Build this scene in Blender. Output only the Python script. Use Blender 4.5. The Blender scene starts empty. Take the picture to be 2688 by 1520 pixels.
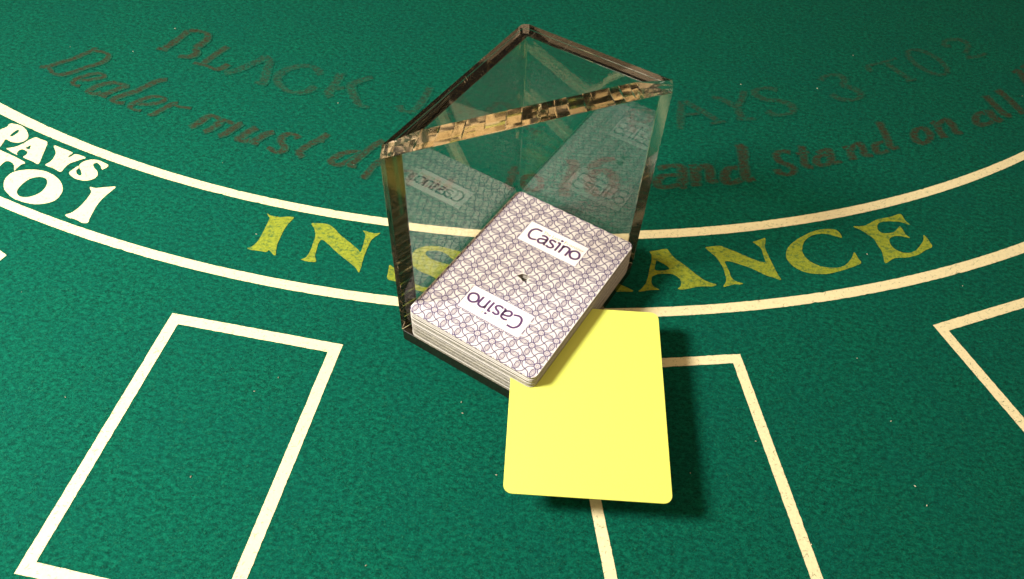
import bpy, bmesh, math, random
from mathutils import Vector, Matrix, geometry
import numpy as np

S = bpy.context.scene
C = S.collection
MM = 0.1         # one unit is a centimetre; everything below is given in millimetres
UF = MM / 0.001  # units per metre
S.unit_settings.scale_length = 0.01
rnd = random.Random(7)

# ------------------------------------------------------------------ camera
EL, ROLL, DIST = 0.8916, 0.0533, 372.0
cam = bpy.data.objects.new('camera', bpy.data.cameras.new('camera'))
C.objects.link(cam)
fw = Vector((0, math.cos(EL), -math.sin(EL)))
rt0 = Vector((1, 0, 0)); up0 = rt0.cross(fw)
rt = math.cos(ROLL) * rt0 + math.sin(ROLL) * up0
up = -math.sin(ROLL) * rt0 + math.cos(ROLL) * up0
m = Matrix((rt, up, -fw)).transposed().to_4x4()
m.translation = -fw * DIST * MM
cam.matrix_world = m
cam.data.sensor_width = 36
cam.data.lens = 36 * 2054.84 / 2688
cam.data.clip_start = 0.01 * UF
cam.data.clip_end = 20 * UF
cam.data.dof.use_dof = True
cam.data.dof.focus_distance = 355 * MM
cam.data.dof.aperture_fstop = 0.22   # a very slight softness towards the far edge
S.camera = cam

# ------------------------------------------------------------------ render + exposure
S.render.engine = 'CYCLES'
S.view_settings.view_transform = 'Standard'
S.view_settings.look = 'None'
S.view_settings.exposure = 0.0
S.view_settings.gamma = 1.0
cy = S.cycles
cy.max_bounces = 80; cy.transmission_bounces = 80; cy.glossy_bounces = 80
cy.transparent_max_bounces = 12; cy.diffuse_bounces = 3
cy.caustics_reflective = False; cy.caustics_refractive = True
cy.sample_clamp_indirect = 4.0
cy.blur_glossy = 0.3
cy.use_denoising = True

# ------------------------------------------------------------------ node helpers
def mat(name):
    mt = bpy.data.materials.new(name); mt.use_nodes = True
    nt = mt.node_tree
    return mt, nt, nt.nodes['Principled BSDF']
def N(nt, kind, **kw):
    n = nt.nodes.new(kind)
    for k, v in kw.items():
        if k.startswith('i_'):
            n.inputs[k[2:].replace('_', ' ')].default_value = v
        else: setattr(n, k, v)
    return n
def ramp(nt, fac, stops, interp='LINEAR'):
    r = nt.nodes.new('ShaderNodeValToRGB'); r.color_ramp.interpolation = interp
    el = r.color_ramp.elements
    while len(el) < len(stops): el.new(0.5)
    for e, (p, c) in zip(el, stops):
        e.position = p; e.color = (*c, 1) if len(c) == 3 else c
    nt.links.new(fac, r.inputs[0]); return r.outputs[0]
def mix(nt, fac, a, b, mode='MIX'):
    n = nt.nodes.new('ShaderNodeMix'); n.data_type = 'RGBA'; n.blend_type = mode
    for s, v in ((n.inputs[0], fac), (n.inputs[6], a), (n.inputs[7], b)):
        if hasattr(v, 'links'): nt.links.new(v, s)
        else: s.default_value = v if not isinstance(v, tuple) or len(v) == 4 else (*v, 1)
    return n.outputs[2]
def pos(nt, scale=(1, 1, 1), rot=0.0):
    t = nt.nodes.new('ShaderNodeNewGeometry')
    mp = nt.nodes.new('ShaderNodeMapping'); mp.inputs['Scale'].default_value = tuple(q / UF for q in scale)
    mp.inputs['Rotation'].default_value = (0, 0, rot)
    nt.links.new(t.outputs['Position'], mp.inputs[0]); return mp.outputs[0]
def noise(nt, vec, scale, detail=3, rough=0.6):
    n = N(nt, 'ShaderNodeTexNoise'); n.inputs['Scale'].default_value = scale
    n.inputs['Detail'].default_value = detail; n.inputs['Roughness'].default_value = rough
    nt.links.new(vec, n.inputs['Vector']); return n.outputs['Fac']

# ------------------------------------------------------------------ room light: dim warm casino ceiling
w = bpy.data.worlds.new('World'); S.world = w; w.use_nodes = True
nt = w.node_tree; bg = nt.nodes['Background']
tc = N(nt, 'ShaderNodeTexCoord')
vo = N(nt, 'ShaderNodeTexVoronoi'); vo.inputs['Scale'].default_value = 4.6
wm = N(nt, 'ShaderNodeMapping'); wm.inputs['Location'].default_value = (0.1, 0.5, 0.6)
nt.links.new(tc.outputs['Generated'], wm.inputs[0]); nt.links.new(wm.outputs[0], vo.inputs['Vector'])
sep = N(nt, 'ShaderNodeSeparateColor'); nt.links.new(vo.outputs['Color'], sep.inputs[0])
wc = ramp(nt, sep.outputs[0], [(0, (0.012, 0.010, 0.008)), (0.30, (0.06, 0.05, 0.035)), (0.48, (0.55, 0.39, 0.23)), (0.62, (0.04, 0.033, 0.025)), (0.78, (1.1, 0.80, 0.51))], 'CONSTANT')
nt.links.new(wc, bg.inputs[0]); bg.inputs[1].default_value = 1.45

# the lamp over the table, to the left of the picture
ld = bpy.data.lights.new('table_lamp', 'AREA'); ld.shape = 'DISK'; ld.size = 0.16 * UF
ld.energy = 11.5 * UF ** 2; ld.color = (1.0, 0.945, 0.84)
lo = bpy.data.objects.new('table_lamp', ld); C.objects.link(lo)
LP = Vector((-0.46, -0.15, 0.50)) * UF
lo.location = LP
ld.cycles.is_caustics_light = True
lo.rotation_euler = (Vector((-0.06, -0.08, 0)) * UF - LP).to_track_quat('-Z', 'Y').to_euler()

# ------------------------------------------------------------------ traced table print (mm on the felt plane)
YEL=[["I",[[-126.27,40.9],[-123.9,39.56],[-119.41,38.85],[-116.29,39.38],[-112.19,39.16],[-113.22,36.47],[-114.43,33.42],[-115.38,29.32],[-116.19,22.44],[-116.19,17.85],[-115.64,13.23],[-117.44,14.28],[-119.51,16.42],[-120.75,15.08],[-124.53,15.65],[-127.95,15.82],[-130.29,16.84],[-128.08,18.4],[-126.19,22.43],[-125.31,27.51],[-124.69,32.67],[-124.33,35.65],[-124.32,37.88]],None],["N",[[-102.55,35.62],[-98.88,36.04],[-94.52,35.77],[-91.17,33.65],[-87.49,29.54],[-83.71,26.21],[-79.69,22.79],[-76.59,19.98],[-75.02,18.34],[-74.55,22.6],[-74.36,28.33],[-74.7,30.47],[-76.18,32.7],[-73.51,32.01],[-70.17,31.16],[-67.3,31.59],[-69.32,29.05],[-71.04,26.41],[-71.94,22.08],[-72.92,15.02],[-73.53,5.46],[-75.64,8.0],[-79.58,11.46],[-83.82,14.94],[-88.17,18.8],[-92.05,22.75],[-95.39,25.01],[-96.47,22.44],[-96.68,18.19],[-96.52,14.04],[-95.34,10.69],[-97.96,10.37],[-100.6,10.66],[-102.84,11.53],[-101.02,12.68],[-99.98,15.17],[-99.39,18.7],[-99.2,22.95],[-98.88,25.83],[-99.58,30.11],[-100.94,32.94]],None],["S",[[-27.96,22.97],[-33.82,24.81],[-39.25,26.2],[-45.06,26.14],[-49.61,24.39],[-51.88,21.4],[-52.4,17.17],[-50.77,12.47],[-46.77,9.35],[-41.92,7.33],[-39.12,5.19],[-38.08,2.61],[-39.64,0.53],[-42.62,-0.0],[-46.76,0.7],[-51.71,3.65],[-55.18,6.74],[-59.64,11.16],[-59.84,7.09],[-59.68,2.3],[-55.95,1.05],[-51.67,-0.63],[-46.37,-2.54],[-40.79,-2.81],[-35.48,-0.49],[-31.82,3.71],[-30.22,8.49],[-31.23,13.84],[-35.52,15.26],[-40.34,16.64],[-44.23,18.79],[-45.99,21.82],[-43.67,23.18],[-39.46,23.2],[-35.61,21.51],[-32.16,18.26],[-27.91,17.52]],None],["U",[[-16.09,26.9],[-3.75,26.51],[-5.83,22.57],[-6.51,13.85],[-4.99,5.53],[0.08,2.34],[5.44,5.55],[7.0,14.8],[6.4,22.69],[3.83,26.29],[12.34,26.64],[9.97,22.94],[9.79,15.0],[8.59,4.11],[0.26,-1.84],[-9.86,1.19],[-13.01,10.97],[-12.91,21.31]],None],["R",[[18.97,26.86],[36.06,28.85],[42.64,26.02],[43.02,19.8],[38.6,15.07],[46.75,9.12],[58.0,3.04],[51.95,2.16],[44.68,2.36],[35.73,10.75],[31.15,13.57],[30.15,5.59],[32.83,1.09],[20.13,-0.25],[23.2,4.41],[24.28,16.02],[23.15,23.38]],[[30.7,24.92],[30.62,16.46],[34.92,17.5],[36.49,21.32],[34.67,24.7]]],["A",[[67.38,29.09],[69.68,29.42],[75.2,31.15],[76.63,30.86],[78.56,26.86],[81.16,23.77],[84.18,21.01],[86.75,18.25],[91.11,13.53],[94.84,10.91],[98.5,9.61],[96.14,8.31],[92.52,8.17],[89.27,7.69],[85.15,6.38],[81.46,5.36],[79.31,5.72],[80.86,7.37],[81.37,9.47],[80.89,12.03],[78.67,14.24],[75.91,14.94],[71.83,14.55],[68.51,13.27],[67.26,11.61],[66.96,8.47],[68.0,6.22],[70.46,4.6],[68.26,4.35],[64.64,3.69],[62.01,2.9],[60.24,2.99],[62.8,5.87],[64.62,9.35],[65.95,14.14],[67.13,19.54],[68.01,23.38],[68.24,26.67]],[[70.53,23.13],[69.63,20.25],[69.1,17.01],[71.99,16.57],[76.35,17.78],[75.12,20.1],[72.42,22.07]]],["N",[[95.8,33.52],[99.25,34.44],[103.32,35.29],[105.87,34.07],[110.58,31.9],[115.59,29.21],[120.18,26.8],[124.13,25.72],[124.8,26.85],[124.42,30.12],[124.09,34.54],[122.21,37.21],[120.48,39.06],[122.67,40.19],[124.94,41.27],[127.29,42.24],[126.94,39.25],[126.05,36.36],[126.58,31.93],[127.41,28.13],[128.11,24.91],[129.26,19.62],[130.66,14.85],[127.8,15.81],[123.96,17.13],[120.24,19.26],[115.74,21.88],[111.09,23.71],[107.17,25.06],[104.48,24.87],[104.81,22.73],[105.89,18.52],[106.08,15.36],[107.92,12.6],[111.56,11.29],[109.64,10.48],[107.23,10.47],[102.57,8.6],[101.75,9.06],[103.42,12.03],[103.56,16.24],[103.23,19.93],[102.06,23.62],[100.46,27.32],[97.94,30.44]],None],["C",[[167.13,45.47],[166.73,48.45],[165.67,50.41],[163.88,51.04],[160.45,51.03],[155.96,50.0],[151.27,47.9],[146.39,44.66],[141.39,40.57],[137.95,36.65],[136.18,32.61],[135.9,28.73],[137.34,25.29],[140.11,22.52],[144.2,20.4],[149.8,19.88],[155.68,20.66],[161.9,22.97],[167.4,25.51],[172.85,28.5],[172.19,31.85],[171.11,35.77],[169.5,32.77],[167.04,29.29],[164.37,26.65],[160.66,24.77],[156.49,24.47],[151.72,25.22],[148.04,27.4],[145.71,30.25],[144.73,33.78],[145.17,37.17],[147.0,41.26],[150.2,44.64],[154.49,46.98],[158.44,47.55],[161.71,46.92],[164.48,45.97]],None],["E",[[174.78,53.73],[177.48,54.22],[180.62,54.74],[184.13,56.78],[187.83,59.45],[191.68,60.94],[196.91,62.65],[201.91,65.03],[203.11,62.99],[203.6,60.01],[205.27,57.45],[203.45,57.91],[201.14,58.93],[197.71,59.1],[193.34,58.96],[189.57,57.78],[187.64,55.26],[187.32,52.29],[188.97,50.36],[192.38,50.32],[195.24,51.4],[197.55,53.62],[199.65,55.84],[200.45,53.25],[200.95,50.36],[202.61,47.87],[200.77,48.14],[198.37,48.72],[194.89,48.46],[192.11,46.82],[191.28,44.46],[191.66,41.07],[193.89,38.41],[196.93,37.22],[200.43,37.75],[204.0,39.97],[207.22,43.89],[209.37,46.91],[210.17,50.44],[211.4,48.79],[212.07,45.96],[212.46,42.28],[208.64,40.02],[204.38,36.91],[200.49,34.97],[196.0,33.82],[191.75,33.51],[188.83,31.93],[185.05,29.36],[185.25,33.33],[185.34,37.79],[184.5,41.12],[183.51,45.62],[180.92,48.9],[178.15,51.62]],None]]
WHI=[["P",[[-282.64,98.82],[-277.91,98.22],[-273.28,95.65],[-269.41,91.1],[-268.24,87.35],[-269.47,84.67],[-272.17,83.7],[-275.82,84.16],[-279.44,85.96],[-279.4,81.7],[-279.96,77.44],[-281.12,74.57],[-288.14,77.71],[-286.4,80.66],[-286.09,85.42],[-285.78,90.24],[-285.43,93.67],[-283.22,95.81]],[[-275.81,94.17],[-277.06,93.39],[-278.26,90.38],[-278.16,88.46],[-276.83,88.57],[-275.42,91.09],[-275.11,92.57]]],["A",[[-264.25,88.63],[-260.93,87.46],[-256.63,85.43],[-255.6,82.2],[-254.77,75.75],[-254.0,68.05],[-257.41,69.59],[-263.78,72.27],[-263.25,74.61],[-263.61,76.89],[-266.86,78.68],[-268.57,77.61],[-268.7,75.1],[-267.9,73.96],[-275.37,78.27],[-273.98,79.32],[-271.37,80.46],[-268.75,83.03],[-266.51,86.53]],[[-264.06,82.27],[-265.06,80.97],[-265.93,79.68],[-263.48,78.76],[-263.46,80.16]]],["Y",[[-251.86,82.97],[-246.71,81.04],[-240.02,78.31],[-240.52,76.42],[-240.9,74.27],[-239.39,75.13],[-237.69,77.11],[-231.55,74.83],[-233.13,73.33],[-236.02,71.28],[-238.3,69.29],[-239.45,66.05],[-240.3,62.87],[-244.59,65.21],[-250.09,67.46],[-248.51,70.3],[-248.06,74.44],[-248.92,78.06]],None],["S",[[-217.29,69.59],[-218.77,66.96],[-219.83,66.52],[-221.7,69.42],[-224.06,71.32],[-225.7,70.28],[-224.63,67.93],[-221.95,65.19],[-220.51,62.65],[-220.73,59.99],[-222.49,58.28],[-225.15,57.38],[-228.33,57.83],[-231.85,59.13],[-235.55,62.36],[-234.93,64.62],[-232.94,68.09],[-232.12,66.63],[-232.62,64.63],[-231.2,62.08],[-229.2,60.82],[-228.63,62.01],[-229.94,64.3],[-231.58,66.49],[-232.48,69.12],[-231.32,71.84],[-228.25,73.45],[-224.53,73.38],[-220.48,71.6]],None],["T",[[-278.56,77.09],[-273.97,75.14],[-261.73,68.98],[-262.67,66.92],[-263.6,64.16],[-264.12,61.9],[-265.83,65.78],[-268.46,68.27],[-271.21,68.96],[-272.59,66.59],[-273.18,62.52],[-272.79,56.39],[-271.46,49.59],[-277.59,52.55],[-277.84,59.5],[-278.86,65.65],[-280.28,70.05],[-283.46,71.63],[-285.01,69.68],[-288.2,71.25],[-287.72,76.82],[-286.4,80.66]],None],["O",[[-254.82,63.51],[-249.17,63.07],[-243.24,60.44],[-238.01,56.47],[-234.37,51.15],[-233.41,46.56],[-234.62,42.29],[-238.24,39.7],[-243.67,38.72],[-250.02,39.89],[-256.36,42.31],[-261.94,46.92],[-264.82,50.95],[-266.03,56.04],[-264.43,60.55],[-259.99,62.84]],[[-249.36,58.47],[-245.98,57.6],[-244.12,55.57],[-243.14,52.19],[-243.72,47.89],[-246.24,44.75],[-249.71,43.23],[-253.08,43.56],[-255.62,45.71],[-256.48,48.61],[-255.69,52.95],[-253.48,56.84]]],["1",[[-220.8,53.05],[-217.88,52.42],[-215.07,52.89],[-208.4,54.26],[-208.72,51.83],[-210.68,47.45],[-212.05,43.16],[-212.68,38.58],[-212.73,34.1],[-212.8,30.49],[-212.48,28.13],[-214.9,27.71],[-217.73,29.09],[-220.45,30.16],[-223.0,30.77],[-225.54,32.51],[-223.18,34.13],[-221.03,37.55],[-219.74,41.75],[-219.0,45.98],[-218.81,49.36],[-220.17,51.39]],None]]
RED=[["D",2.46,[[[-288.32,151.03],[-283.56,151.81],[-278.12,156.21],[-272.07,160.35],[-267.32,165.88],[-263.65,169.9],[-263.69,172.88]],[[-263.65,169.9],[-256.13,168.37],[-252.57,165.75],[-252.43,160.67],[-255.29,156.82],[-260.02,153.55],[-264.45,149.62],[-268.29,146.49],[-272.9,144.34],[-277.91,145.29],[-281.06,148.85],[-283.41,151.46]]]],["e",2.18,[[[-261.86,140.83],[-256.75,140.59],[-252.4,142.34],[-248.02,144.11],[-247.95,146.19],[-251.02,147.66],[-254.98,146.96],[-259.1,144.52],[-262.53,141.46],[-263.25,137.97],[-261.41,135.42],[-257.82,134.72]]]],["a",2.6,[[[-230.15,137.46],[-235.18,138.72],[-239.7,139.69],[-244.19,138.27],[-247.9,135.92],[-250.68,132.32],[-251.3,129.6],[-247.1,128.3],[-243.6,129.93]],[[-230.15,137.46],[-235.28,134.32],[-239.48,129.95],[-242.64,127.36],[-238.87,126.04]]]],["l",2.81,[[[-210.18,145.35],[-215.07,143.55],[-220.04,138.34],[-224.14,133.27],[-229.43,129.49],[-233.48,125.85],[-234.55,123.14],[-230.7,121.52],[-227.14,121.82]]]],["e",2.35,[[[-220.99,121.7],[-215.23,121.54],[-208.51,123.41],[-205.95,126.89],[-209.47,128.89],[-214.27,128.48],[-218.89,125.13],[-222.75,120.9],[-222.45,117.71],[-219.06,116.08],[-215.7,115.73]]]],["r",2.34,[[[-211.24,113.25],[-208.4,113.17],[-206.06,115.9],[-203.12,119.34],[-200.26,123.13],[-197.37,124.35]],[[-200.16,122.82],[-194.21,120.74],[-188.38,120.27]]]],["m",2.52,[[[-184.45,103.54],[-180.81,107.58],[-177.55,113.16],[-174.52,114.56],[-169.08,110.82],[-171.98,103.82],[-175.86,100.54]],[[-169.35,110.04],[-166.21,111.06],[-160.66,108.5],[-156.56,109.59]],[[-157.04,109.55],[-161.19,103.22],[-163.99,99.3],[-166.87,97.61]]]],["u",2.71,[[[-147.54,106.58],[-150.61,103.35],[-153.75,98.67],[-155.35,95.63],[-151.25,94.52],[-147.4,96.28]],[[-137.18,103.71],[-141.4,101.15],[-144.29,97.25],[-146.87,94.15],[-143.16,92.65]]]],["s",2.49,[[[-122.66,99.01],[-124.7,101.78],[-128.72,102.55],[-131.93,99.72],[-131.43,95.4],[-128.61,91.32],[-129.38,88.41],[-132.38,87.11],[-135.73,89.32],[-137.92,90.57]]]],["t",2.49,[[[-107.43,104.66],[-110.39,100.01],[-114.39,96.05],[-118.2,91.44],[-119.8,87.76],[-117.07,83.77]],[[-114.82,98.19],[-108.08,98.01]]]],["d",2.47,[[[-85.91,91.18],[-91.99,90.69],[-97.22,88.15],[-101.44,82.92],[-98.96,79.67],[-94.49,80.71],[-89.65,85.25],[-85.68,89.78]],[[-75.53,101.38],[-80.94,95.87],[-85.46,88.39],[-89.19,82.51],[-90.57,79.64],[-87.12,78.54]]]],["r",2.24,[[[-74.91,85.47],[-77.44,81.6],[-80.44,74.44],[-82.35,69.85]],[[-77.44,81.6],[-72.34,82.0],[-69.55,79.79]]]],["a",2.23,[[[-58.57,79.14],[-64.67,78.67],[-67.51,73.96],[-65.5,69.69],[-61.08,71.5],[-58.39,77.66],[-60.09,70.11],[-57.3,68.86]]]],["w",2.23,[[[-51.1,76.73],[-51.28,69.32],[-47.11,68.19],[-44.86,75.72]],[[-44.8,75.13],[-45.1,68.34],[-40.94,67.21],[-37.61,74.8]]]],["t",2.25,[[[-4.9,87.92],[-6.15,78.73],[-7.47,72.11],[-4.71,69.41]],[[-8.78,82.13],[-0.94,82.14]]]],["o",2.25,[[[13.61,76.1],[13.17,73.5],[11.85,71.36],[9.93,70.09],[7.77,69.93],[5.79,70.9],[4.38,72.83],[3.82,75.34],[4.22,77.95],[5.53,80.13],[7.47,81.44],[9.67,81.61],[11.68,80.61],[13.08,78.64],[13.61,76.1]]]],["1",3.32,[[[26.98,93.6],[30.91,93.92],[30.85,87.43],[28.38,80.17],[26.44,73.11],[25.95,69.0]],[[23.12,67.43],[29.26,68.57]]]],["6",3.72,[[[52.85,79.28],[52.01,75.17],[50.03,71.81],[47.3,69.84],[44.35,69.61],[41.73,71.18],[39.96,74.25],[39.39,78.24],[40.15,82.39],[42.11,85.86],[44.89,87.93],[47.93,88.17],[50.6,86.52],[52.35,83.34],[52.85,79.28]],[[41.0,85.38],[42.11,91.18],[46.17,95.85],[54.14,98.32]]]],["a",3.15,[[[76.13,90.23],[83.72,93.12],[89.17,92.19],[89.38,84.85],[88.69,77.59],[90.9,77.11]],[[89.05,86.15],[79.35,84.73],[74.89,79.78],[77.71,75.46],[88.36,78.86]]]],["n",3.16,[[[93.85,92.97],[96.59,92.78],[95.71,80.08]],[[92.87,78.82],[98.83,79.67]],[[96.77,90.09],[102.33,94.58],[104.72,91.39],[104.43,82.72],[108.29,83.02]]]],["d",3.17,[[[122.59,94.14],[116.06,93.63],[112.47,87.31],[114.45,81.52],[122.81,86.12]],[[122.6,110.8],[125.29,111.73],[124.39,97.0],[124.1,85.56],[128.82,86.58]]]],["s",2.59,[[[152.66,109.66],[147.57,110.24],[143.97,106.86],[145.08,101.38],[150.13,98.34],[151.72,94.39],[147.88,90.99],[143.06,92.36],[142.13,94.99]]]],["t",2.61,[[[159.8,115.93],[159.44,108.09],[158.95,99.72],[163.07,97.99]],[[155.27,108.46],[163.3,110.94]]]],["a",2.63,[[[167.39,110.13],[173.83,113.77],[174.93,110.03],[174.84,103.04],[180.29,104.44]],[[174.77,109.31],[167.77,107.35],[165.72,101.9],[169.58,100.28],[174.51,103.7]]]],["n",2.64,[[[183.21,115.38],[186.84,116.67],[186.79,110.27],[187.43,106.11]],[[186.66,113.8],[192.98,120.48],[194.62,117.3],[195.05,111.21],[199.25,110.98]]]],["d",2.67,[[[209.19,123.83],[203.64,120.91],[202.04,116.46],[204.11,113.35],[209.57,116.06]],[[210.23,141.27],[210.84,134.04],[211.36,126.65],[211.68,118.67],[216.08,119.02]]]],["o",2.73,[[[235.92,127.32],[234.03,125.17],[231.86,124.1],[229.85,124.3],[228.38,125.74],[227.73,128.14],[228.05,131.06],[229.28,133.9],[231.18,136.1],[233.38,137.21],[235.43,137.0],[236.91,135.52],[237.53,133.06],[237.17,130.13],[235.92,127.32]]]],["n",2.76,[[[240.98,141.83],[244.25,142.87],[244.44,135.29],[245.58,129.43]],[[244.2,141.03],[251.31,146.53],[253.67,141.35],[254.24,135.35],[257.76,135.63]]]],["a",3.05,[[[280.35,154.42],[274.42,154.71],[270.03,149.64],[269.92,144.22],[275.53,144.69],[281.61,149.36]],[[280.18,158.37],[281.06,152.12],[283.27,148.41],[285.65,150.94]]]],["l",2.86,[[[283.42,172.43],[286.05,163.67],[289.14,155.16],[293.22,153.92]]]],["l",2.89,[[[292.93,179.07],[296.84,171.1],[299.53,161.59],[300.89,155.67]]]],["1",2.99,[[[309.51,197.7],[314.01,199.86],[314.96,189.48],[315.99,181.06]]]],["7",3.02,[[[317.01,203.67],[325.4,208.9],[326.0,199.15],[326.24,188.75]]]],["B",2.75,[[[-226.48,175.9],[-218.86,173.98]],[[-221.68,175.97],[-216.95,184.74],[-212.81,196.0]],[[-212.81,196.0],[-206.02,195.85],[-200.33,193.24],[-198.81,187.95],[-200.98,181.63],[-203.33,177.64]],[[-203.33,177.64],[-200.97,172.63],[-203.72,168.7],[-211.01,168.41]]]],["L",2.52,[[[-184.2,181.35],[-188.51,173.67],[-191.95,167.09],[-194.17,162.05]],[[-200.16,162.83],[-192.27,160.9],[-186.22,157.97],[-181.77,158.79],[-178.84,163.42]]]],["A",2.95,[[[-158.75,173.66],[-155.17,168.62],[-154.53,158.18],[-153.5,146.38]],[[-165.92,164.13],[-172.55,157.45],[-178.98,154.3]],[[-158.54,172.78],[-161.63,168.04],[-165.92,164.13]],[[-159.08,147.15],[-150.86,144.95]]]],["C",2.92,[[[-121.62,157.65],[-124.68,162.56],[-129.49,165.63],[-136.2,165.03],[-143.16,160.92],[-146.74,153.73],[-144.71,147.15],[-138.73,141.03],[-132.81,139.49],[-126.57,141.26],[-123.04,146.53]]]],["K",2.91,[[[-110.15,160.38],[-111.18,151.75],[-113.9,141.53],[-111.5,136.84]],[[-105.59,146.38],[-110.99,145.08]],[[-90.44,157.82],[-97.58,153.79],[-102.09,148.35],[-98.04,137.99],[-93.87,131.12],[-88.05,129.23]]]],["J",2.66,[[[-55.05,151.88],[-57.74,139.29],[-62.46,128.32],[-69.09,128.45],[-71.21,132.82]]]],["A",2.65,[[[-38.39,143.45],[-32.49,131.53],[-27.65,119.92]],[[-38.39,143.45],[-41.57,129.03],[-45.18,120.83]],[[-41.47,128.0],[-31.56,128.14]]]],["C",2.65,[[[-10.18,122.27],[-12.71,120.36],[-15.61,120.12],[-18.32,121.59],[-20.32,124.51],[-21.21,128.31],[-20.8,132.26],[-19.16,135.58],[-16.59,137.57],[-13.62,137.82],[-10.86,136.28],[-8.86,133.27]]]],["K",2.64,[[[1.25,136.13],[0.34,117.19]],[[10.18,135.82],[0.93,125.69],[11.65,116.45]]]],["P",2.68,[[[63.96,141.42],[65.7,120.88]],[[63.92,140.7],[74.12,142.27],[76.46,137.18],[73.41,131.71],[64.95,131.01]]]],["A",2.49,[[[94.97,151.12],[93.5,140.77],[91.89,126.19]],[[89.98,126.41],[93.8,125.98]],[[96.23,151.23],[105.78,142.58],[114.62,134.09]],[[109.37,131.01],[119.01,134.08]],[[94.94,137.8],[104.48,139.76]]]],["Y",2.53,[[[113.34,156.3],[119.19,154.78],[126.83,148.27],[128.07,142.9],[129.67,136.87]],[[134.12,164.19],[131.28,155.01],[127.34,148.31]],[[125.7,136.54],[137.19,137.87]]]],["S",2.8,[[[154.92,166.81],[148.53,168.33],[141.98,165.69],[140.57,161.47],[145.68,157.05],[153.59,156.11],[159.65,153.43],[161.3,148.82],[157.48,144.2],[149.31,142.74],[144.87,145.87]]]],["3",2.64,[[[183.37,178.49],[188.16,184.04],[196.25,185.18],[198.9,180.7],[196.68,175.43],[200.83,173.27],[205.08,169.48],[204.93,164.54],[198.97,160.78],[191.5,161.36],[187.31,165.49]]]],["T",2.22,[[[216.38,196.71],[217.94,190.92]],[[216.38,196.71],[228.43,201.8],[238.3,207.25]],[[230.01,200.93],[234.59,193.38],[240.63,185.13]],[[236.94,182.4],[244.85,185.5]]]],["O",2.26,[[[266.66,193.98],[263.67,191.64],[259.48,191.79],[254.88,194.4],[250.73,199.01],[247.86,204.75],[246.85,210.5],[247.96,215.1],[250.98,217.58],[255.31,217.42],[260.05,214.65],[264.22,209.86],[267.0,204.05],[267.85,198.39],[266.66,193.98]]]],["2",2.59,[[[278.74,224.45],[274.45,224.59],[277.09,230.17],[286.1,232.08],[290.73,227.15],[285.32,216.13]],[[283.95,211.88],[292.46,213.67],[299.39,217.93]]]]]
ARC=[[-15.707,-2.864,2.705,579.845],[-28.273,-1.144,4.664,585.162],[-26.677,5.664,3.803,628.864],[-25.807,6.113,4.395,634.211]]
ARCC=[-6.63,618.64]
CAS=[[[23.83,71.02],[22.07,71.1],[20.74,70.67],[19.55,68.89],[19.63,66.37],[20.55,64.78],[22.16,64.3],[24.11,65.0]],[[25.43,68.76],[26.6,69.25],[28.09,68.84],[28.62,67.78],[28.63,65.9],[28.56,64.91],[29.1,64.19]],[[28.59,67.45],[26.76,67.13],[25.35,66.48],[25.17,65.1],[26.25,64.27],[27.56,64.7],[28.47,65.79]],[[32.61,68.78],[30.98,69.08],[30.09,68.32],[30.61,67.26],[31.99,66.64],[32.97,65.75],[32.51,64.65],[31.2,64.23],[29.96,64.62]],[[33.69,69.05],[34.74,69.15],[34.87,67.05],[34.78,64.2]],[[36.76,69.12],[36.91,66.58],[36.78,64.18]],[[36.87,67.79],[37.88,69.11],[39.5,68.98],[40.25,68.25],[40.31,66.44],[40.18,64.21]],[[41.66,68.29],[43.3,69.26],[45.22,68.57],[46.03,66.38],[45.15,64.87],[43.21,64.45],[41.78,65.61],[41.33,67.14],[41.66,68.29]]]
# ------------------------------------------------------------------ mesh helpers
def link(name, me, parent=None, mt=None):
    o = bpy.data.objects.new(name, me); C.objects.link(o)
    if mt: me.materials.append(mt)
    if parent: o.parent = parent
    return o
def from_py(name, vs, fs, scale=MM):
    me = bpy.data.meshes.new(name)
    me.from_pydata([(a * scale, b * scale, c * scale) for a, b, c in vs], [], fs); me.update(); return me
def prism(outline, z0, z1, hole=None):
    """closed solid from a 2D outline (counter-clockwise) with an optional hole"""
    n = len(outline); allp = list(outline) + (list(hole) if hole else [])
    vs = [(x, y, z0) for x, y in allp] + [(x, y, z1) for x, y in allp]
    M_ = len(allp); fs = []
    if hole:
        polys = [[Vector((x, y, 0)) for x, y in outline], [Vector((x, y, 0)) for x, y in hole]]
        for t in geometry.tessellate_polygon(polys):
            a, b, c = [Vector((*allp[i], 0)) for i in t]
            t = list(t)
            if (b - a).cross(c - a).z < 0: t.reverse()
            fs.append([i + M_ for i in t]); fs.append(list(reversed(t)))
    else:
        fs.append([i + M_ for i in range(n)]); fs.append(list(reversed(range(n))))
    for i in range(n):
        j = (i + 1) % n; fs.append([i, j, j + M_, i + M_])
    if hole:
        h = len(hole)
        for i in range(h):
            j = (i + 1) % h; fs.append([n + j, n + i, n + i + M_, n + j + M_])
    return vs, fs
def rrect(x0, y0, x1, y1, r, k=5):
    out = []
    for cx_, cy_, a0 in ((x1 - r, y0 + r, -90), (x1 - r, y1 - r, 0), (x0 + r, y1 - r, 90), (x0 + r, y0 + r, 180)):
        for i in range(k + 1):
            a = math.radians(a0 + 90 * i / k); out.append((cx_ + r * math.cos(a), cy_ + r * math.sin(a)))
    return out
def flat(outline, z, hole=None):
    polys = [[Vector((x, y, 0)) for x, y in outline]] + ([[Vector((x, y, 0)) for x, y in hole]] if hole else [])
    allp = list(outline) + (list(hole) if hole else [])
    fs = []
    for t in geometry.tessellate_polygon(polys):
        a, b, c = [Vector((*allp[i], 0)) for i in t]; t = list(t)
        if (b - a).cross(c - a).z < 0: t.reverse()
        fs.append(t)
    return [(x, y, z) for x, y in allp], fs
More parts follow.
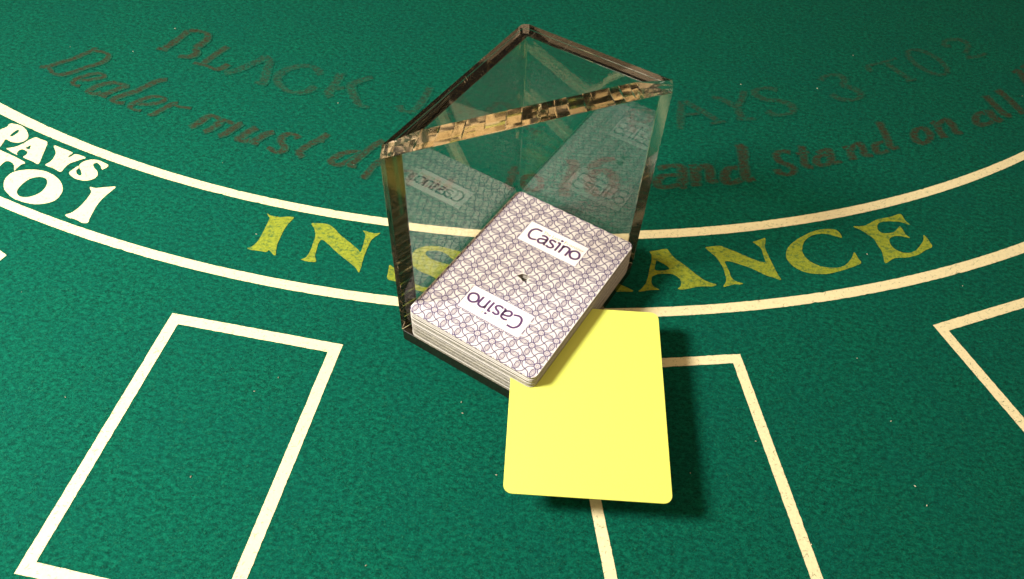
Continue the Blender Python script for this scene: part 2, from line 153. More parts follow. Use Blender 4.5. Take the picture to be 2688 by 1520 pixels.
def smooth(pts, k=4, closed=False):
    n = len(pts); out = []
    g = (lambda i: pts[i % n]) if closed else (lambda i: pts[min(max(i, 0), n - 1)])
    for i in range(n if closed else n - 1):
        p0, p1, p2, p3 = g(i - 1), g(i), g(i + 1), g(i + 2)
        for j in range(k):
            t = j / k
            out.append(tuple(0.5 * (2 * p1[d] + (p2[d] - p0[d]) * t + (2 * p0[d] - 5 * p1[d] + 4 * p2[d] - p3[d]) * t * t + (3 * p1[d] - p0[d] - 3 * p2[d] + p3[d]) * t ** 3) for d in (0, 1)))
    if not closed: out.append(tuple(pts[-1]))
    return out
class Ribbons:
    def __init__(s): s.v = []; s.f = []
    def add(s, pts, wd, z, taper=False, jit=0.0, cap=True):
        n = len(pts); b = len(s.v)
        for i, (x, y) in enumerate(pts):
            a = pts[max(i - 1, 0)]; c = pts[min(i + 1, n - 1)]
            dx, dy = c[0] - a[0], c[1] - a[1]; L = math.hypot(dx, dy) or 1
            h = wd / 2 * (1 + rnd.uniform(-jit, jit))
            if taper: h *= 0.45 + 0.55 * math.sin(math.pi * (i + 0.6) / (n + 0.2)) ** 0.5
            ex = 0
            if cap and i == 0: ex = -wd * 0.2
            if cap and i == n - 1: ex = wd * 0.2
            x += dx / L * ex; y += dy / L * ex
            s.v += [(x - dy / L * h, y + dx / L * h, z), (x + dy / L * h, y - dx / L * h, z)]
        for i in range(n - 1):
            k = b + 2 * i; s.f.append([k + 1, k + 3, k + 2, k])
    def mesh(s, name): return from_py(name, s.v, s.f)
def wobble(pts, step=2.0, amp=0.07):
    out = []; n = len(pts)
    for i in range(n):
        a, b = pts[i], pts[(i + 1) % n]; L = math.hypot(b[0] - a[0], b[1] - a[1]); k = max(1, int(L / step))
        for j in range(k):
            t = j / k; out.append((a[0] + (b[0] - a[0]) * t + rnd.gauss(0, amp), a[1] + (b[1] - a[1]) * t + rnd.gauss(0, amp)))
    return out
def tag(o, label, cat=None, group=None, kind=None):
    o['label'] = label
    if cat: o['category'] = cat
    if group: o['group'] = group
    if kind: o['kind'] = kind
    return o

# ------------------------------------------------------------------ materials
FELT_A, FELT_B, FELT_C = (0.0, 0.036, 0.024), (0.0, 0.097, 0.059), (0.003, 0.165, 0.094)
def felt_colour(nt):
    v = pos(nt, (1, 1.5, 1), 0.25)
    a = noise(nt, v, 400, 7, 0.85)
    c = ramp(nt, a, [(0.38, FELT_A), (0.5, FELT_B), (0.62, FELT_C)])
    pit = noise(nt, pos(nt, (1, 1.6, 1), 0.25), 260, 4, 0.6)
    c = mix(nt, ramp(nt, pit, [(0.32, (0.5, 0.5, 0.5)), (0.42, (0, 0, 0))]), c, FELT_A)
    b = noise(nt, pos(nt), 30, 4, 0.6)
    c = mix(nt, ramp(nt, b, [(0.35, (0, 0, 0)), (0.7, (0.35, 0.35, 0.35))]), c, (0.0, 0.078, 0.062))
    return c
def felt_bump(nt, bsdf, strength=0.55, dist=0.0007):
    v = pos(nt, (1, 1.7, 1), 0.25)
    a = noise(nt, v, 170, 8, 0.78)
    f = noise(nt, v, 1500, 3, 0.7)
    ad = N(nt, 'ShaderNodeMath', operation='MULTIPLY_ADD'); ad.inputs[1].default_value = 0.35
    nt.links.new(f, ad.inputs[0]); nt.links.new(a, ad.inputs[2])
    bp = N(nt, 'ShaderNodeBump'); bp.inputs['Strength'].default_value = strength; bp.inputs['Distance'].default_value = dist * UF
    nt.links.new(ad.outputs[0], bp.inputs['Height']); nt.links.new(bp.outputs[0], bsdf.inputs['Normal'])
def cloth(bs, rough=0.95):
    bs.inputs['Roughness'].default_value = rough; bs.inputs['Specular IOR Level'].default_value = 0.1

M_felt, nt, bs = mat('green felt'); cloth(bs)
nt.links.new(felt_colour(nt), bs.inputs['Base Color']); felt_bump(nt, bs, 0.9, 0.0019)
M_white, nt, bs = mat('cream print on felt'); cloth(bs, 0.8)
c = ramp(nt, noise(nt, pos(nt), 700, 4, 0.7), [(0.28, (0.60, 0.53, 0.33)), (0.48, (0.69, 0.61, 0.36)), (0.8, (0.75, 0.67, 0.42))])
c = mix(nt, ramp(nt, noise(nt, pos(nt), 70, 4, 0.7), [(0.5, (0, 0, 0)), (0.8, (0.18, 0.18, 0.18))]), c, (0.60, 0.55, 0.42))
c = mix(nt, ramp(nt, noise(nt, pos(nt, (1, 1.7, 1), 0.25), 420, 5, 0.75), [(0.16, (0.8, 0.8, 0.8)), (0.22, (0, 0, 0))]), c, (0.10, 0.13, 0.08))
nt.links.new(c, bs.inputs['Base Color']); felt_bump(nt, bs, 0.3, 0.0004)
M_yel, nt, bs = mat('yellow print on felt'); cloth(bs)
c = ramp(nt, noise(nt, pos(nt), 600, 4, 0.7), [(0.3, (0.15, 0.19, 0.018)), (0.6, (0.255, 0.295, 0.03))])
c = mix(nt, ramp(nt, noise(nt, pos(nt, (1, 1.5, 1), 0.25), 330, 5, 0.72), [(0.36, (0.75, 0.75, 0.75)), (0.50, (0.0, 0.0, 0.0))]), c, (0.03, 0.11, 0.04))
nt.links.new(c, bs.inputs['Base Color']); felt_bump(nt, bs, 0.6, 0.0008)
def red_mat(name, lo_, hi_):
    M, nt, bs = mat(name); cloth(bs)
    f = ramp(nt, noise(nt, pos(nt, (1, 1.5, 1), 0.25), 420, 5, 0.75), [(0.36, (lo_,) * 3), (0.6, (hi_,) * 3)])
    at = N(nt, 'ShaderNodeAttribute', attribute_name='ink')
    mu = N(nt, 'ShaderNodeMath', operation='MULTIPLY'); nt.links.new(f, mu.inputs[0]); nt.links.new(at.outputs['Fac'], mu.inputs[1]); f = mu.outputs[0]
    nt.links.new(mix(nt, f, felt_colour(nt), (0.044, 0.029, 0.013)), bs.inputs['Base Color']); felt_bump(nt, bs, 0.9, 0.0019)
    return M
M_red = red_mat('worn rust print on felt', 0.25, 0.92)
M_red2 = red_mat('faded rust print on felt', 0.0, 0.55)

M_card, nt, bs = mat('glossy card stock')
bs.inputs['Base Color'].default_value = (0.69, 0.665, 0.65, 1); bs.inputs['Roughness'].default_value = 0.38
M_edge, nt, bs = mat('cut card edges')
oi = N(nt, 'ShaderNodeObjectInfo')
v = pos(nt); f = noise(nt, v, 900, 4, 0.8)
c = ramp(nt, f, [(0.3, (0.11, 0.098, 0.075)), (0.5, (0.185, 0.168, 0.125)), (0.68, (0.46, 0.42, 0.30))])
c2 = ramp(nt, oi.outputs['Random'], [(0, (0.72, 0.70, 0.69)), (1, (1.0, 1.0, 1.0))])
nt.links.new(mix(nt, 1.0, c, c2, 'MULTIPLY'), bs.inputs['Base Color']); bs.inputs['Roughness'].default_value = 0.7
M_ink, nt, bs = mat('purple ink'); bs.inputs['Base Color'].default_value = (0.085, 0.035, 0.12, 1); bs.inputs['Roughness'].default_value = 0.4
M_line, nt, bs = mat('back pattern ink'); bs.inputs['Base Color'].default_value = (0.045, 0.018, 0.12, 1); bs.inputs['Roughness'].default_value = 0.4
M_pale, nt, bs = mat('pale pattern ink'); bs.inputs['Base Color'].default_value = (0.17, 0.12, 0.19, 1); bs.inputs['Roughness'].default_value = 0.4
M_gold, nt, bs = mat('orange ink'); bs.inputs['Base Color'].default_value = (0.50, 0.30, 0.16, 1); bs.inputs['Roughness'].default_value = 0.4
M_panel, nt, bs = mat('white panel'); bs.inputs['Base Color'].default_value = (0.90, 0.88, 0.89, 1); bs.inputs['Roughness'].default_value = 0.38
M_cut, nt, bs = mat('yellow plastic')
f = noise(nt, pos(nt), 2600, 2, 0.6)
nt.links.new(ramp(nt, f, [(0.3, (0.61, 0.67, 0.11)), (0.7, (0.66, 0.72, 0.135))]), bs.inputs['Base Color'])
bs.inputs['Roughness'].default_value = 0.5
bp = N(nt, 'ShaderNodeBump'); bp.inputs['Strength'].default_value = 0.12; bp.inputs['Distance'].default_value = 0.0001 * UF
nt.links.new(f, bp.inputs['Height']); nt.links.new(bp.outputs[0], bs.inputs['Normal'])
M_black, nt, bs = mat('black acrylic')
bs.inputs['Base Color'].default_value = (0.012, 0.010, 0.006, 1); bs.inputs['Roughness'].default_value = 0.22
def glass(name, rough=0.0):
    M, nt, bs = mat(name)
    nt.nodes.remove(bs)
    g = N(nt, 'ShaderNodeBsdfGlass'); g.inputs['IOR'].default_value = 1.49; g.inputs['Roughness'].default_value = rough
    g.inputs['Color'].default_value = (0.975, 0.967, 0.945, 1)
    nt.links.new(g.outputs[0], nt.nodes['Material Output'].inputs[0])
    return M
M_glass = glass('clear acrylic'); M_sawn = glass('sawn acrylic edge', 0.11)

# ------------------------------------------------------------------ the felt and its print
n = 2
felt = link('table_felt', from_py('table_felt', [(-900, -700, 0), (900, -700, 0), (900, 1000, 0), (-900, 1000, 0)], [[0, 1, 2, 3]]), None, M_felt)
tag(felt, 'green felt of a blackjack table printed with lines and lettering', kind='structure')
ZP = 0.22
def arc_r(c, t):
    t = max(-0.62, min(0.62, t)); return ((c[0] * t + c[1]) * t + c[2]) * t + c[3]
def arc_line(ci, co):
    r = Ribbons(); k = 900; vs = []; fs = []
    for i in range(k + 1):
        t = -1.15 + 2.3 * i / k
        a = t - math.pi / 2
        e1 = rnd.gauss(0, 0.05) + (rnd.uniform(0, 0.45) if rnd.random() < 0.03 else 0)
        e2 = rnd.gauss(0, 0.05) + (rnd.uniform(0, 0.45) if rnd.random() < 0.03 else 0)
        r0 = arc_r(ci, t) + e1; r1 = arc_r(co, t) - e2
        for rr in (r0, r1): vs.append((ARCC[0] + rr * math.cos(a), ARCC[1] + rr * math.sin(a), ZP))
    for i in range(k): b = 2 * i; fs.append([b, b + 1, b + 3, b + 2])
    return from_py('printed_line', vs, fs)
link('printed_line', arc_line(ARC[0], ARC[1]), felt, M_white)['label'] = 'upper curved cream line of the insurance band'
link('printed_line', arc_line(ARC[2], ARC[3]), felt, M_white)['label'] = 'lower curved cream line of the insurance band'
def inner_off(poly, wd):
    """offset a convex quad (counter-clockwise) inwards"""
    n = len(poly); out = []
    for i in range(n):
        a, b, c = (Vector(poly[(i + k) % n]) for k in (-1, 0, 1))
        d1 = (b - a).normalized(); d2 = (c - b).normalized()
        n1 = Vector((-d1.y, d1.x)); n2 = Vector((-d2.y, d2.x))
        k = wd / (1 + n1.dot(n2)); out.append(tuple(b + (n1 + n2) * k))
    return out
def betting_box(quad, wd, label):
    """frame printed as one ragged outline"""
    A = sum(quad[i][0] * quad[(i + 1) % 4][1] - quad[(i + 1) % 4][0] * quad[i][1] for i in range(4))
    if A < 0: quad = quad[::-1]
    o = wobble(quad, 1.6, 0.06); h = wobble(inner_off(quad, wd), 1.6, 0.06)
    v, f = flat(o, ZP, h)
    link('betting_box', from_py('betting_box', v, f), felt, M_white)['label'] = label
TL, TR, BL = map(Vector, ((-153.83, -24.53), (-73.91, -36.83), (-173.41, -143.51)))
betting_box([tuple(TL), tuple(TR), tuple(Vector((-92.6, -156.4))), tuple(BL)], 5.2, 'cream rectangular betting box on the left of the felt')
a = Vector((104.17, -30.42)); u1 = (Vector((67.54, -35.17)) - a).normalized(); d1 = Vector((120.96, -129.91)) - a
betting_box([tuple(a), tuple(a + u1 * 80.9), tuple(a + u1 * 80.9 + d1.normalized() * 121), tuple(a + d1.normalized() * 121)], 4.6, 'cream rectangular betting box under the yellow card')
a = Vector((197.79, -8.03)); u1 = (Vector((248.02, 11.79)) - a).normalized(); d1 = (Vector((220.33, -63.11)) - a).normalized()
betting_box([tuple(a), tuple(a + u1 * 80.9), tuple(a + u1 * 80.9 + d1 * 121), tuple(a + d1 * 121)], 5.0, 'cream rectangular betting box at the right edge of the picture')
a = Vector((-242.35, 4.38)); u1 = Vector((-0.86, 0.51)).normalized(); d1 = Vector((-0.42, -0.90)).normalized()
betting_box([tuple(a), tuple(a + u1 * 80.9), tuple(a + u1 * 80.9 + d1 * 121), tuple(a + d1 * 121)], 5.2, 'cream betting box whose corner shows at the left edge of the picture')

for lst, mt in ((YEL, M_yel), (WHI, M_white)):
    for ch, o, h in lst:
        v, f = flat(wobble(smooth(o, 3, True), 1.0, 0.05), ZP, smooth(h, 2, True) if h else None)
        link('printed_letter', from_py('printed_letter', v, f), felt, mt)['label'] = ('pale yellow letter ' if mt is M_yel else 'cream character ') + ch
def nib_mesh(strokes, wd):
    """broad-nib strokes: thick across the baseline, thin along it, fading at the rim"""
    vs = []; fs = []; at = []
    for j, s in enumerate(strokes):
        pts = smooth(s, 4); n = len(pts); b0 = len(vs)
        for i, (x, y) in enumerate(pts):
            a = pts[max(i - 1, 0)]; c = pts[min(i + 1, n - 1)]
            dx, dy = c[0] - a[0], c[1] - a[1]; L = math.hypot(dx, dy) or 1
            rx, ry = x - ARCC[0], y - ARCC[1]; rl = math.hypot(rx, ry)
            up_ = abs((dx * rx + dy * ry) / (L * rl))
            h = wd / 2 * (0.55 + 0.65 * up_) * (1 + rnd.uniform(-.1, .1))
            for g, q in ((-1.25, 0), (-.6, 1), (.6, 1), (1.25, 0)):
                vs.append((x - dy / L * h * g, y + dx / L * h * g, ZP + 0.06 * j + 0.0022 * i)); at.append(q if 0 < i < n - 1 else q * .6)
        for i in range(n - 1):
            for g in range(3):
                k_ = b0 + 4 * i + g; fs.append([k_, k_ + 4, k_ + 5, k_ + 1][::-1])
    me = from_py('printed_letter', vs, fs)
    me.attributes.new('ink', 'FLOAT', 'POINT').data.foreach_set('value', at)
    return me
for i, (ch, wd, st) in enumerate(RED):
    link('printed_letter', nib_mesh(st, wd * (1.4 if i < 6 else 1.6)), felt, M_red if i < 35 else M_red2)['label'] = 'faded rust red character ' + ch

# ------------------------------------------------------------------ discard holder
AX, AY, AA = -43.874, -33.286, -0.529
FR = Matrix.Translation((AX * MM, AY * MM, 0)) @ Matrix.Rotation(AA, 4, 'Z')
X0, X1, Y0, Y1 = -4.465, 63.1, -0.45, 92.75
TB, HT, TW, TP = 6.58, 111.24, 4.6, 4.8
holder = bpy.data.objects.new('discard_holder', None); C.objects.link(holder); holder.matrix_world = FR
holder.empty_display_size = 0.2
tag(holder, 'clear acrylic discard holder with a black base and a triangular top on the green felt', 'card holder')
def solid(name, vs, fs, mts, bev=0.25, seg=2, pick=None):
    me = from_py(name, vs, fs)
    for mt in mts: me.materials.append(mt)
    bm = bmesh.new(); bm.from_mesh(me)
    bmesh.ops.recalc_face_normals(bm, faces=bm.faces)
    if bev:
        es = [e for e in bm.edges if len(e.link_faces) == 2 and e.calc_face_angle() > 0.6]
        bmesh.ops.bevel(bm, geom=es, offset=bev * MM, segments=seg, affect='EDGES', profile=0.5)
    if pick:
        for f_ in bm.faces: f_.material_index = pick(f_)
    if mts[0] is M_glass:
        bmesh.ops.split_edges(bm, edges=bm.edges)
        for f_ in bm.faces: f_.smooth = True
    bm.to_mesh(me); bm.free()
    o = bpy.data.objects.new(name, me); C.objects.link(o); o.parent = holder
    return o
v, f = prism(rrect(X0, Y0, X1, Y1, 1.2, 3), 0.05, TB)
solid('base', v, f, [M_black], 0.3)['label'] = 'glossy black base slab'
xi, yi = X0 + TW, Y1 - TW
L_ = Vector((X0, Y0)); R_ = Vector((X1, Y1))
d = (R_ - L_).normalized(); nrm = Vector((d.y, -d.x))          # nrm points out of the slanting front
def cut_y(x, inset): return L_.y + ((x - L_.x) * d.y + inset) / d.x
def cut_x(y, inset): return L_.x + ((y - L_.y) * d.x - inset) / d.y
# the two upright walls are one bent sheet whose free ends are sawn along the slanting front
corner = [(X0 + 2.6, Y1), (X0 + 1.3, Y1 - 0.36), (X0 + 0.36, Y1 - 1.3), (X0, Y1 - 2.6)]
IN_ = 0.0
v, f = prism([(X0, cut_y(X0, IN_)), (xi, cut_y(xi, IN_)), (xi, yi), (cut_x(yi, IN_), yi), (cut_x(Y1, IN_), Y1)] + corner, TB - 0.04, HT - TP - 0.03)
sawn = lambda f_: 1 if (f_.normal.x * nrm.x + f_.normal.y * nrm.y) > 0.45 and abs(f_.normal.x * d.x + f_.normal.y * d.y) < 0.3 else 0
wall = solid('corner_wall', v, f, [M_glass, M_sawn], 0.22, 1, sawn)
wall['label'] = 'clear upright walls meeting in a corner'
# triangular top plate glued on the walls, its long front edge sawn in uneven facets
rr_ = random.Random(21)
def ep(t, inset, z, lo_=X0, hi_=Y1):
    a = Vector((lo_, cut_y(lo_, inset))); c = Vector((cut_x(hi_, inset), hi_)); q = a + (c - a) * t
    return (q.x, q.y, z)
vs = []; fs = []
cuts = [0.0]
while cuts[-1] < 0.97: cuts.append(cuts[-1] + rr_.uniform(0.025, 0.085))
cuts[-1] = 1.0
secs = []
for a, c in zip(cuts[:-1], cuts[1:]):
    kind = rr_.choice((0, 0, 1, 1, 2))
    i0 = 4.6 + rr_.uniform(-.15, .15); z1 = -1.9
    i1 = (2.8, 3.3, 2.3)[kind] + rr_.uniform(-.15, .15); z2 = -3.5; i2 = rr_.choice((0.9, 1.2, 1.5, 1.8)) + rr_.uniform(-.15, .15)
    for t in (a + (0.002 if a else 0), c - (0.002 if c < 1 else 0)):
        k_ = 0
        secs.append((t, i0, i1 + k_, z1, i2, z2))
for t, i0, i1, z1, i2, z2 in secs:
    g_ = max(0.25, min(1.0, min(t, 1 - t) * 115 / 8)); i0, i1, i2 = i0 * g_, i1 * g_, i2 * g_
    vs += [ep(t, i0, HT), ep(t, i1, HT + z1), ep(t, i2, HT + z2), ep(t, 0.0, HT - TP)]
nv = len(secs)
for i in range(nv - 1):
    a = 4 * i
    for j in range(3): fs += [[a + j, a + j + 1, a + j + 5], [a + j, a + j + 5, a + j + 4]]
bt = len(vs)
for x, y in corner: vs += [(x, y, HT), (x, y, HT - TP)]
nc = len(corner)
fs += [[4 * i for i in range(nv)] + [bt + 2 * q for q in range(nc)], ([4 * i + 3 for i in range(nv)] + [bt + 1 + 2 * q for q in range(nc)])[::-1]]
e0 = 4 * (nv - 1)
fs += [[e0, e0 + 1, e0 + 2, e0 + 3, bt + 1, bt]] + [[bt + 2 * q, bt + 1 + 2 * q, bt + 3 + 2 * q, bt + 2 + 2 * q] for q in range(nc - 1)] + [[bt + 2 * nc - 2, bt + 2 * nc - 1, 3, 2, 1, 0]]
plate = solid('top_plate', vs, fs, [M_glass, M_sawn], 0, 1, sawn)
plate['label'] = 'triangular clear top with a long sawn front edge'

# ------------------------------------------------------------------ the cards
CW, CH, CT = 63.0, 88.4, 0.302
PITCH = 0.3035
hole = [(-2.9, 0.75), (-1.7, -0.5), (0.2, -1.6), (2.2, -1.5), (1.9, -0.4), (3.0, 0.9), (1.2, 1.9), (-0.6, 2.0)]
HC = (CW / 2 - 0.2, CH / 2 - 0.9)
# hole drawn in card frame from its photographed outline
hole = [(HC[0] + x_ * 1.2, HC[1] + y_ * 1.2) for x_, y_ in ((-2.6, -0.9), (-0.6, -1.25), (0.4, -1.9), (2.3, -1.7), (1.5, -0.4), (2.0, 1.1), (0.6, 1.5), (-1.3, 1.0))]
def card_mesh():
    vs, fs = prism(rrect(0, 0, CW, CH, 3.2, 5), 0, CT, hole)
    me = from_py('playing_card', vs, fs)
    me.materials.append(M_card); me.materials.append(M_edge)
    for pl in me.polygons: pl.material_index = 0 if abs(pl.normal.z) > 0.7 else 1
    return me
CME = card_mesh()
def put(o, x, y, z, a=0.0):
    o.matrix_world = FR @ Matrix.Translation((x * MM, y * MM, z * MM)) @ Matrix.Rotation(a, 4, 'Z')
ZD = TB + 0.03
NB, NA = 33, 24
for i in range(NB):
    o = link('playing_card', CME); put(o, 0.16 + abs(rnd.gauss(0, 0.10)), -0.42 + rnd.gauss(0, 0.05), ZD + i * PITCH, rnd.gauss(0, 0.0008))
    tag(o, 'one of the playing cards stacked below the yellow card in the holder', 'playing card', 'playing cards under the yellow cut card')
ZY = ZD + NB * PITCH + 0.02
ZA = ZY + 0.36
for i in range(NA - 1):
    o = link('playing_card', CME); put(o, 0.16 + abs(rnd.gauss(0, 0.10)), -0.42 + rnd.gauss(0, 0.10), ZA + i * PITCH, rnd.gauss(0, 0.0008))
    tag(o, 'one of the playing cards stacked between the yellow card and the top card', 'playing card', 'playing cards above the yellow cut card')
top_c = link('playing_card', CME); put(top_c, 0.18, -0.42, ZA + (NA - 1) * PITCH)
tag(top_c, 'top playing card of the pack, purple patterned back with two white casino panels', 'playing card')

# purple guilloche on its back: rosettes on a square lattice, leaves between them and S-curves through each cell
PX, PY = 7.33, 7.5
CX, CYc = CW / 2, CH / 2
PAN = [(16.3, 61.0, 47.0, 74.5)]; PAN.append((CW - 47.0, CH - 74.5, CW - 16.3, CH - 61.0))
def clip_add(R, pts, wd, z):
    cur = []
    def ok(x, y):
        if not (0.05 < x < CW - 0.05 and 0.05 < y < CH - 0.05): return False
        r_ = 3.1
        for cx_ in (r_, CW - r_):
            for cy_ in (r_, CH - r_):
                if (x < r_) == (cx_ == r_) and (y < r_) == (cy_ == r_) and (x < r_ or x > CW - r_) and (y < r_ or y > CH - r_):
                    if math.hypot(x - cx_, y - cy_) > r_: return False
        for a_, b_, c_, d_ in PAN:
            if a_ < x < c_ and b_ < y < d_: return False
        return not (math.hypot((x - HC[0]) / 1.25, y - HC[1]) < 2.1)
    for q in pts:
        if ok(*q): cur.append(q)
        else:
            if len(cur) > 1: R.add(cur, wd, z, cap=False)
            cur = []
    if len(cur) > 1: R.add(cur, wd, z, cap=False)
R1, R2 = Ribbons(), Ribbons()
ZPr = CT + 0.03
quart = [(.15, .13), (.26, .165), (.37, .235), (.45, .34), (.5, .5)]
small = [(.13, .30), (.19, .335), (.205, .41)]
for i in range(-1, 10):
    for j in range(-2, 15):
        ox, oy = CX + (i - 4) * PX, CYc + (j - 6) * PY - 0.1
        P = lambda s, t: (ox + s * PX, oy + t * PY)
        circ = [P(.19 * math.cos(a * math.tau / 16), .19 * math.sin(a * math.tau / 16)) for a in range(17)]
        clip_add(R1, circ, .42, ZPr)
        clip_add(R1, [P(.075 * math.cos(a * math.tau / 8), .075 * math.sin(a * math.tau / 8)) for a in range(9)], .2, ZPr)
        for a in range(8):
            t = (a + .5) * math.tau / 8
            clip_add(R2, [P(.10 * math.cos(t), .10 * math.sin(t)), P(.17 * math.cos(t), .17 * math.sin(t))], .2, ZPr)
        for sgn in (-1, 1):
            lf = [(.19 + .62 * q / 8, sgn * .135 * math.sin(math.pi * q / 8) ** 0.8) for q in range(9)]
            clip_add(R1, [P(s, t) for s, t in lf], .42, ZPr + .004)
            clip_add(R1, [P(t, s) for s, t in lf], .42, ZPr + .004)
            clip_add(R2, [P(.30 + .40 * q / 5, sgn * .05 * math.sin(math.pi * q / 5)) for q in range(6)], .24, ZPr)
            clip_add(R2, [P(sgn * .05 * math.sin(math.pi * q / 5), .30 + .40 * q / 5) for q in range(6)], .24, ZPr)
        for r in range(4):
            q = [(s, t) for s, t in smooth(quart, 3)]; sm = small
            for _ in range(r):
                q = [(1 - t, s) for s, t in q]; sm = [(1 - t, s) for s, t in sm]
            clip_add(R1, [P(s, t) for s, t in q], .42, ZPr + .008)
            clip_add(R2, [P(s, t) for s, t in sm], .2, ZPr)
link('back_pattern', R1.mesh('back_pattern'), top_c, M_line)['label'] = 'fine purple lines of rosettes and leaves'
link('back_pattern', R2.mesh('back_pattern'), top_c, M_pale)['label'] = 'fainter hairlines of the same pattern'
def txt(body, size, x, y, shear=0.0, width=None):
    cu = bpy.data.curves.new('t', 'FONT'); cu.body = body; cu.size = size; cu.resolution_u = 2
    ob = bpy.data.objects.new('t', cu); C.objects.link(ob)
    dg = bpy.context.evaluated_depsgraph_get(); me = bpy.data.meshes.new_from_object(ob.evaluated_get(dg))
    bpy.data.objects.remove(ob)
    xs = [v_.co.x for v_ in me.vertices]; k_ = (width / (max(xs) - min(xs))) if width else 1
    vs = [(x + (v_.co.x - min(xs)) * k_, y + v_.co.y, 0.0) for v_ in me.vertices]
    return vs, [list(p_.vertices) for p_ in me.polygons]
OFFX, OFFY = -0.2, 0.3
for kk, (a_, b_, c_, d_) in enumerate(PAN):
    v, f = flat([(a_, b_), (c_, b_), (c_, d_), (a_, d_)], CT + 0.045)
    pn = link('logo_panel', from_py('logo_panel', v, f), top_c, M_panel)
    R = Ribbons(); R.add([(a_, b_), (c_, b_), (c_, d_), (a_, d_), (a_, b_)], .26, CT + 0.052, cap=False)
    link('panel_border', R.mesh('panel_border'), pn, M_line)
    fl = (lambda x, y: (x, y)) if kk == 0 else (lambda x, y: (CW - x, CH - y))
    R = Ribbons()
    for st in CAS: R.add(smooth([fl(x + OFFX, y + OFFY) for x, y in st], 5), 1.08, CT + 0.056, jit=0)
    dx_, dy_ = fl(34.75 + OFFX, 71.03 + OFFY); b0 = len(R.v)
    R.v += [(dx_ + .68 * math.cos(q * math.tau / 14), dy_ + .68 * math.sin(q * math.tau / 14), CT + 0.056) for q in range(14)]
    R.f.append(list(range(b0, b0 + 14)))
    link('lettering', R.mesh('lettering'), pn, M_ink)['label'] = 'the word Casino in purple' + (' upside down' if kk else '')
    for body, x, wd in (('The Last', 24.9, 8.7), ('Frontier', 36.1, 10.2)):
        v, f = txt(body, 2.5, x + OFFX, 70.15 + OFFY, width=wd)
        link('small_lettering', from_py('small_lettering', [(*fl(q[0], q[1]), CT + 0.056) for q in v], f), pn, M_gold)['label'] = 'small orange words ' + body + (' upside down' if kk else '')

# yellow cut card, pushed into the pack at an angle
vs, fs = prism(rrect(0, 0, 62.9, 88.7, 3.4, 6), 0, 0.32)
me = from_py('cut_card', vs, fs); me.materials.append(M_cut)
cc = bpy.data.objects.new('cut_card', me); C.objects.link(cc)
CUTX, CUTY, CUTA = 77.3, -44.1, math.radians(29.5)
put(cc, CUTX, CUTY, ZY, CUTA)
tag(cc, 'blank bright yellow plastic cut card sticking out of the pack over the felt', 'cut card')

# ------------------------------------------------------------------ loose fibres and lint on the felt
rg = np.random.default_rng(3)
def fibres(name, n, area, length, width, zmax, mt):
    x = rg.uniform(area[0], area[1], n); y = rg.uniform(area[2], area[3], n)
    a = rg.normal(0.25, 0.75, n) + np.where(rg.random(n) < .5, np.pi, 0); L = rg.gamma(4, length / 4, n); b = rg.normal(0, 0.8, n)
    z = rg.uniform(0.05, zmax, n); V = []
    for s in (-.5, 0, .5):
        aa = a + b * s; cx_ = x + np.cos(a) * L * s - np.sin(a) * b * L * (s * s - .1); cy_ = y + np.sin(a) * L * s + np.cos(a) * b * L * (s * s - .1)
        zz = z * (1 if s == 0 else .45) + .02
        h = width * (0.5 if s == 0 else .2)
        for g in (-1, 1): V.append(np.stack([cx_ - g * np.sin(aa) * h, cy_ + g * np.cos(aa) * h, zz], 1))
    V = np.stack(V, 1).reshape(-1, 3) * MM
    k = np.arange(n)[:, None] * 6
    F = np.concatenate([k + np.array([1, 3, 2, 0]), k + np.array([3, 5, 4, 2])], 0)
    me = bpy.data.meshes.new(name); me.vertices.add(len(V)); me.vertices.foreach_set('co', V.ravel())
    me.loops.add(F.size); me.loops.foreach_set('vertex_index', F.ravel()); me.polygons.add(len(F))
    me.polygons.foreach_set('loop_start', np.arange(0, F.size, 4)); me.update(calc_edges=True); me.validate()
    me.materials.append(mt)
    o = bpy.data.objects.new(name, me); C.objects.link(o); return o
M_fib, nt, bs = mat('felt fibre'); cloth(bs)
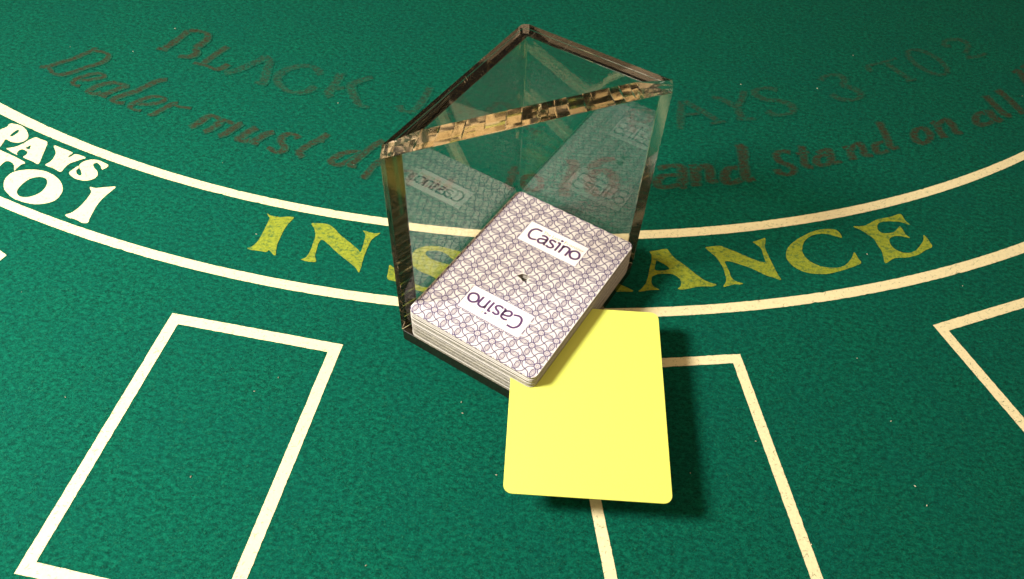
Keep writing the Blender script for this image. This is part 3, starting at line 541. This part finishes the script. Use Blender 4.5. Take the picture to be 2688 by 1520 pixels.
nt.links.new(ramp(nt, noise(nt, pos(nt), 900, 2), [(0.35, (0.0, 0.02, 0.015)), (0.5, (0.003, 0.075, 0.045)), (0.65, (0.02, 0.18, 0.10))]), bs.inputs['Base Color'])
fz = fibres('felt_fuzz', 110000, (-340, 350, -160, 300), 1.7, 0.11, 0.38, M_fib)
fz['kind'] = 'stuff'; fz.parent = felt; fz['label'] = 'short green fibres standing out of the felt'
M_lint, nt, bs = mat('pale lint'); cloth(bs); bs.inputs['Base Color'].default_value = (0.50, 0.46, 0.34, 1)
LINT = [(-222.0, 197.4), (-278.5, 172.4), (-239.4, 170.9), (133.1, 170.3), (179.9, 170.4), (210.5, 207.5), (-106.7, 131.8), (-158.6, 76.4), (-88.8, 80.3), (-18.0, -68.3), (-2.3, -95.4), (104.5, -74.1), (119.1, -117.1), (166.1, -90.6), (168.5, -98.7), (-48.2, -134.0), (157.2, -29.4), (219.8, 17.1), (-18.9, -63.0), (-128.1, 26.3), (-184.1, -70.8), (-121.9, -103.1), (-98.4, -55.6), (164.2, -61.1), (-106.9, -63.1), (313.9, 180.0), (306.7, 173.9), (75.6, -90.1), (177.4, 34.8), (-225.8, -17.1)]
vs = []; fs = []
for x, y in LINT:
    b0 = len(vs); a = rnd.uniform(0, 6.3); L = rnd.uniform(.25, .6); W_ = rnd.uniform(.15, .3)
    for dx, dy, dz in ((1, 0, 0), (0, 1, 0), (-1, 0, 0), (0, -1, 0), (0, 0, .35)):
        px, py = dx * L, dy * W_
        vs.append((x + px * math.cos(a) - py * math.sin(a), y + px * math.sin(a) + py * math.cos(a), .3 + dz))
    fs += [[b0 + i, b0 + (i + 1) % 4, b0 + 4] for i in range(4)]
ln = link('lint', from_py('lint', vs, fs), None, M_lint)
tag(ln, 'tiny pale specks of lint scattered over the green felt', 'lint', kind='stuff')
wall.cycles.is_caustics_caster = True
plate.cycles.is_caustics_caster = True
for o in C.objects:
    if o.type == 'MESH' and o not in (wall, plate): o.cycles.is_caustics_receiver = True
